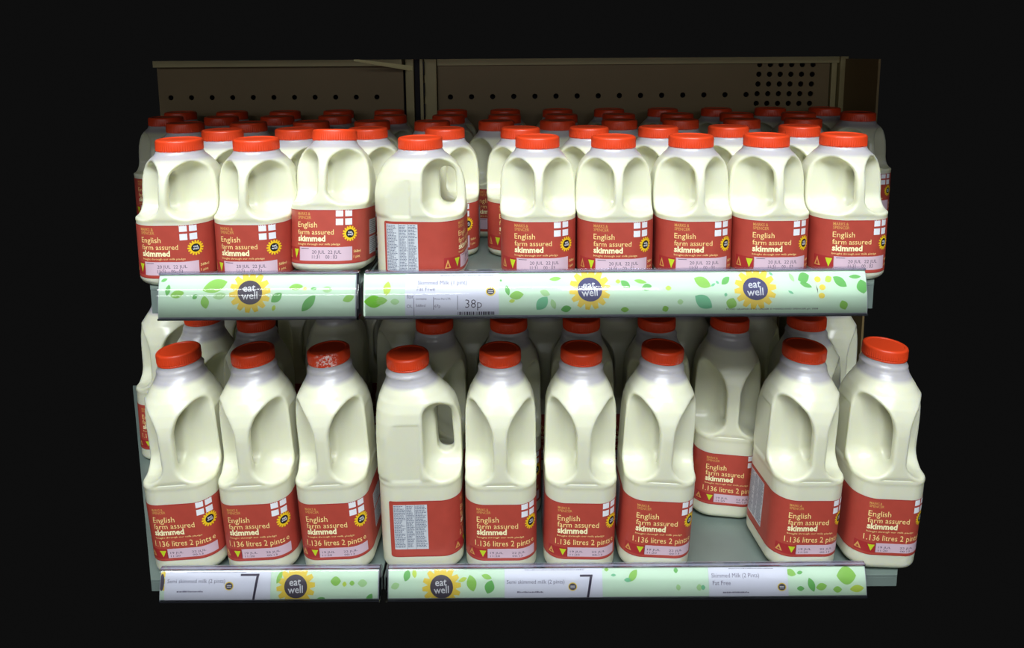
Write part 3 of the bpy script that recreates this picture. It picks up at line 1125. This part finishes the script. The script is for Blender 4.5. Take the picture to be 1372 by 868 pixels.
def label_print(kind):
    p = Print()
    rs = random.Random(11)
    if kind == 1:
        z0, z1, ue = 8.5, 60.0, 100.0
    else:
        z0, z1, ue = 17.5, 79.0, 101.0
    p.rrect(-ue, ue, z0, z1, 2.0, 'red', 0)
    # thin darker line along top and foot of the label
    p.rect(-ue + 2, ue - 2, z1 - 0.7, z1, 'dkred', 1)
    p.rect(-ue + 2, ue - 2, z0, z0 + 0.9, 'dkred', 1)
    if kind == 1:
        L = [(53.6, 0), (44.0, 0), (36.8, 0), (30.6, 0), (26.6, 0)]
        ub = -24
        p.text('MARKS &', ub, 55.0, 13.5, 'gold', 1, 0.01, h=2.9)
        p.text('SPENCER', ub, 51.4, 14.5, 'gold', 1, 0.01, h=2.9)
        p.text('English', ub, 43.4, 20, 'cream', 1)
        p.text('farm assured', ub, 36.6, 36, 'cream', 1)
        p.text('skimmed', ub, 30.2, 28, 'pale', 1, 0.035)
        p.text('bought through our milk pledge', ub, 26.6, 42, 'cream', 1, h=2.4)
        p.rect(-22, 29.5, 11.5, 24.6, 'lilac', 1)
        p.text('20 JUL  22 JUL', -9, 18.4, 28, 'ink', 2, h=4.2)
        p.text('11:31    00 : 03', -9, 13.6, 24, 'ink', 2, h=3.4)
        p.rect(-20, -12, 23.0, 23.5, 'ink', 2)
        p.text('568ml', 31, 18.6, 8.5, 'cream', 1, 0.01)
        p.text('1 pint', 31, 13.6, 7.5, 'cream', 1, 0.01)
        tz0, tz1 = 12.0, 23.6
        tu = (-37.5, -31.0)
        fx, fz, fw = 14, 45.6, 15.5
        sxu, szv, sr = 27.5, 37.2, 4.9
        # whole side panel of small print on the viewer's left side
        pu0, pu1, pz0, pz1 = -97.5, -66.0, 11.0, 57.5
    else:
        ub = -24.5
        p.text('MARKS &', ub, 72.4, 12, 'gold', 1, 0.01, h=2.6)
        p.text('SPENCER', ub, 69.2, 14.5, 'gold', 1, 0.01, h=2.6)
        p.text('English', ub, 59.6, 22.5, 'cream', 1)
        p.text('farm assured', ub, 52.6, 42, 'cream', 1)
        p.text('skimmed', ub, 46.0, 30.5, 'pale', 1, 0.035)
        p.text('bought through our milk pledge', ub, 42.3, 48, 'cream', 1, h=2.3)
        p.text('1.136 litres 2 pints', ub - 2, 33.4, 57.5, 'cream', 1, h=8.0)
        p.text('e', 32.5, 34.0, 3.2, 'cream', 1)
        p.rect(-14, 37.0, 20.5, 30.6, 'lilac', 1)
        p.text('19 JUL      22 JUL', -11, 25.0, 36, 'ink', 2, h=2.8)
        p.text('11:20         00:13', -11, 21.6, 33, 'ink', 2, h=2.0)
        tz0, tz1 = 20.5, 30.0
        tu = (-31.0, -23.0)
        fx, fz, fw = 21, 64.4, 16
        sxu, szv, sr = 32.5, 57.0, 5.2
        pu0, pu1, pz0, pz1 = -96.5, -62.0, 26.0, 75.0
    # recycling triangles
    p.rect(tu[0] - 3.6, tu[1] + 9.4, tz0 - 0.4, tz1 + 0.4, 'dkred', 1)
    w = 3.2 if kind == 1 else 3.5
    c0, c1 = tu[0] + 0.2, tu[1] + 4.6
    p.poly([(c0 - w, tz0 + 1.5), (c0 + w, tz0 + 1.5), (c0, tz1 - 1.2)], 'gold', 2)
    p.poly([(c0 - w * .45, tz0 + 2.5), (c0 + w * .45, tz0 + 2.5), (c0, tz1 - 4.4)], 'dkred', 3)
    p.poly([(c1 - w, tz1 - 1.2), (c1, tz0 + 1.5), (c1 + w, tz1 - 1.2)], 'lime', 2)
    # flag: white field, red cross, its head cut off by the label edge
    fh = 14.4
    p.rect(fx, fx + fw, fz, fz + fh, 'white', 1)
    p.rect(fx, fx + fw, fz + fh * 0.43, fz + fh * 0.57, 'red', 2)
    p.rect(fx + fw * 0.44, fx + fw * 0.56, fz, fz + fh + 0.1, 'red', 2)
    # little sun badge
    p.star(sxu, szv, sr * 1.05, sr * 1.5, 16, 'sunyel', 2)
    p.ellipse(sxu, szv, sr * 0.82, sr * 0.82, 'black', 3, n=24)
    p.text('eat', sxu - sr * .42, szv + 0.5, sr * .84, 'white', 4, 0.01)
    p.text('well', sxu - sr * .55, szv - 1.9, sr * 1.1, 'white', 4, 0.01)
    # nutrition table on the left side
    p.rect(pu0, pu1, pz0, pz1, 'silver', 1)
    z = pz1 - 1.8
    while z > pz0 + 0.8:
        for a_, b_ in ((0.5, 12), (13.5, 21), (22.5, pu1 - pu0 - 0.8)):
            x = pu0 + a_
            full = rs.random() < 0.12
            e_ = pu0 + a_ + (b_ - a_) * (1 if full else rs.uniform(0.6, 1))
            while x < e_:
                w_ = rs.uniform(0.8, 2.6)
                p.rect(x, min(x + w_, e_), z, z + 0.75, 'tabink', 2)
                x += w_ + 0.45
        z -= 1.45
    for cc in (12.7, 21.7):
        p.rect(pu0 + cc, pu0 + cc + 0.35, pz0, pz1, 'tabink', 2)
    # two grey text boxes on the right side
    zm = (pz0 + pz1) / 2
    for a_, b_ in ((pz0 + 2, zm - 4), (zm - 2, pz1 - 10)):
        p.rect(62, 90, a_, b_, 'silver', 1)
        z = b_ - 2
        while z > a_ + 1:
            p.rect(63.5, 63.5 + rs.uniform(16, 25), z, z + 0.5, 'tabink', 2)
            z -= 1.9
    # gold small print running up the front right corner of the side
    return p


def make_bottle(kind, cap):
    t = thing('milk_bottle', '', '', (0, 0, 0))
    b = link('body', body_mesh(kind), t)
    c = link('cap', cap_mesh(kind, cap), t)
    l = label_print(kind).build('printed_label', label_surf(kind), (2.5, None), t, step=0.06)
    return t


proto = {1: make_bottle(1, M['cap']), 2: make_bottle(2, M['cap'])}
used = {1: False, 2: False}


def copy_thing(o):
    c = o.copy()
    scene.collection.objects.link(c)
    for ch in o.children:
        d = ch.copy()
        scene.collection.objects.link(d)
        d.parent = c
    return c


def put_bottle(kind, x, y, z, rz, label, group):
    o = copy_thing(proto[kind]) if used[kind] else proto[kind]
    used[kind] = True
    o.location = (x * S, y * S, z * S)
    o.rotation_euler = (0, 0, rz)
    tag(o, label, 'milk bottle', group)
    return o


def cap_x(px, yc, z):
    """x of a bottle whose cap (centre line at depth yc, cap top z) is seen at column px"""
    dy, dz = (yc + DIST), z - CAM_Z
    dep = dy * math.cos(PITCH) - dz * math.sin(PITCH)
    up = dz * math.cos(PITCH) + dy * math.sin(PITCH)
    a = px - 686.0
    b = -up / dep * FPX                       # row offset before the camera's roll
    c, s_ = math.cos(ROLL), math.sin(ROLL)
    # picture = roll(place): a = c*a0 + s*b  ->  a0
    return (a - s_ * b) / c / FPX * dep


ORD = ['first', 'second', 'third', 'fourth', 'fifth', 'sixth', 'seventh', 'eighth', 'ninth', 'tenth',
       'eleventh', 'twelfth', 'thirteenth', 'fourteenth']
ZC1, ZC2 = UP_Z + 138, LO_Z + 222

# front row of the upper shelf (y of bottle centre; neck sits 6 mm behind it)
front1 = [
    (240, -5.0, 0, 'leftmost one-pint bottle in the front row of the upper shelf'),
    (343, -5.0, -1, 'one-pint bottle above the brown eat well sun, second from left, upper shelf'),
    (440, 15.0, -3, 'one-pint bottle standing highest, its foot showing beside the upper rail gap'),
    (563, -3.0, 85, 'one-pint bottle turned sideways, handle hole and nutrition table showing, above 38p ticket'),
    (720, -1.0, 0, 'one-pint bottle just right of the upper shelf gap'),
    (822, -5.0, 0, 'one-pint bottle above and just right of the left blue eat well sun'),
    (926, -4.0, 0, 'one-pint bottle in upper front row, third from right'),
    (1027, -3.0, 0, 'one-pint bottle above the right blue eat well sun on upper rail'),
    (1130, -3.0, 0, 'rightmost one-pint bottle in the front row of the upper shelf'),
]
for px, y, deg, lb in front1:
    ny = 0.5
    y = y + 3.0
    r = math.radians(deg)
    cx_off, cy_off = -ny * math.sin(r), ny * math.cos(r)
    x = cap_x(px, y + cy_off, ZC1) - cx_off
    o = put_bottle(1, x, y, UP_Z + 0.1, r, lb, 'one-pint bottles in the front row of the upper shelf')
    if px == 440:                                # front foot caught up on the rail, leaning back on the row behind
        ti = math.radians(7.6)
        o.rotation_euler = (-ti, 0, r)
        o.location = ((x + 6.5) * S, (-46.5 + 44 * math.cos(ti)) * S, (UP_Z + 1.6 + 44 * math.sin(ti)) * S)

# the rows behind: column of each cap, row by row
rows1 = [
    (86.5, [298, 393, 491, 596, 697, 789, 882, 976, 1071], 'second row of the upper shelf'),
    (174, [248, 333, 414, 493, 579, 665, 747, 830, 911, 992, 1076], 'third row of the upper shelf'),
    (261.5, [222, 293, 368, 447, 521, 601, 676, 752, 829, 907, 987, 1070, 1150], 'fourth row of the upper shelf'),
    (349, [242, 311, 382, 452, 520, 606, 677, 747, 816, 888, 960, 1032, 1105], 'rearmost row of the upper shelf'),
]
for y, cols, nm in rows1:
    prev = None
    for i, px in enumerate(cols):
        x = cap_x(px, y + 0.5, ZC1)
        if prev is not None and x - prev < 75.4:
            x = prev + 75.4
        prev = x
        push = 7 if (px in (491, 393, 414, 493, 447, 521, 452, 520)) else 0
        put_bottle(1, x, y + push + random.uniform(-0.4, 0.4), UP_Z + 0.1, 0,
                   'one-pint bottle, %s from left in the %s' % (ORD[i], nm), 'one-pint bottles in the ' + nm.split(',')[0])



def lean(o, dx, r):
    """the foot stands dx mm to the side of the cap: the bottle leans outwards on its neighbour"""
    if not dx:
        return
    th = -dx / 217.0
    o.rotation_euler = (Matrix.Rotation(th, 3, 'Y') @ Matrix.Rotation(r, 3, 'Z')).to_euler()
    o.location.x += dx * S
    o.location.z += (abs(math.sin(th)) * (36.5 if abs(r) < 1 else 42.5)) * S


# lower shelf
front2 = [
    (239, 2.0, 0, 'leftmost two-pint bottle in the front row of the lower shelf'),
    (338.5, 1.0, -1, 'two-pint bottle with clean cap, second from left on lower shelf'),
    (440, 1.5, -2, 'two-pint bottle whose cap has white scuff marks, beside the sideways bottle'),
    (546, 1.0, 90, 'two-pint bottle turned sideways with open handle hole and nutrition table showing'),
    (670, 1.0, 0, 'two-pint bottle just right of the sideways one, lower shelf front'),
    (779, 1.0, 0, 'two-pint bottle, second to the right of the sideways one, lower shelf front'),
    (888, 1.0, 0, 'two-pint bottle with chipped cap edge, left of the empty gap'),
    (1078, 1.0, 4, 'two-pint bottle right of the empty gap, side table partly showing'),
    (1186, 2.0, 0, 'rightmost two-pint bottle in the front row of the lower shelf'),
]
for px, y, deg, lb in front2:
    ny = 10.0
    r = math.radians(deg)
    cx_off, cy_off = -ny * math.sin(r), ny * math.cos(r)
    x = cap_x(px, y + cy_off, ZC2) - cx_off
    o = put_bottle(2, x, y, LO_Z + 0.1, r, lb, 'two-pint bottles in the front row of the lower shelf')
    lean(o, {239: 15, 338.5: 13, 440: 13, 546: 4, 779: -5, 888: -13, 1078: -12, 1186: -12}.get(px, 0), r)
    if px in (440, 888):
        for ch in o.children:
            if ch.name.startswith('cap'):
                ch.data = cap_mesh(2, M['cap_scuff_a'] if px == 440 else M['cap_scuff_b'])
                ch['label'] = 'red cap with white scuff marks'

rows2 = [
    ([(272, 122, 0), (343, 101, 0), (449, 186, 180), (582, 92, 0), (681.5, 92, 0), (779, 92, 0), (880, 92, 0), (978, 86, -6), (1081, 92, 0)],
     'second row of the lower shelf'),
    ([(228, 215, 0), (543, 186, 0), (634, 184, 0), (728, 184, 0), (824, 184, 0), (914, 184, 0), (1004, 184, 0), (1108, 190, 0)],
     'third row of the lower shelf'),
    ([(320, 275, 0), (408, 275, 0), (500, 275, 0), (585, 275, 0), (668, 275, 0), (752, 275, 0), (836, 275, 0), (920, 275, 0), (1004, 275, 0), (1088, 280, 0)],
     'rearmost row of the lower shelf'),
]
for row, nm in rows2:
    for i, (px, y, deg) in enumerate(row):
        r = math.radians(deg)
        cx_off, cy_off = -10 * math.sin(r), 10 * math.cos(r)
        x = cap_x(px, y + cy_off, ZC2) - cx_off
        if px == 978:
            lb = 'two-pint bottle set back in the empty gap, standing behind the front row'
        elif px == 449:
            lb = 'two-pint bottle directly behind the scuffed-cap bottle, its own cap hidden by the rail'
        else:
            lb = 'two-pint bottle, %s from left in the %s' % (ORD[i], nm)
        o = put_bottle(2, x, y, LO_Z + 0.1, r, lb, 'two-pint bottles in the ' + nm)
        if px == 978:
            lean(o, -9, r)
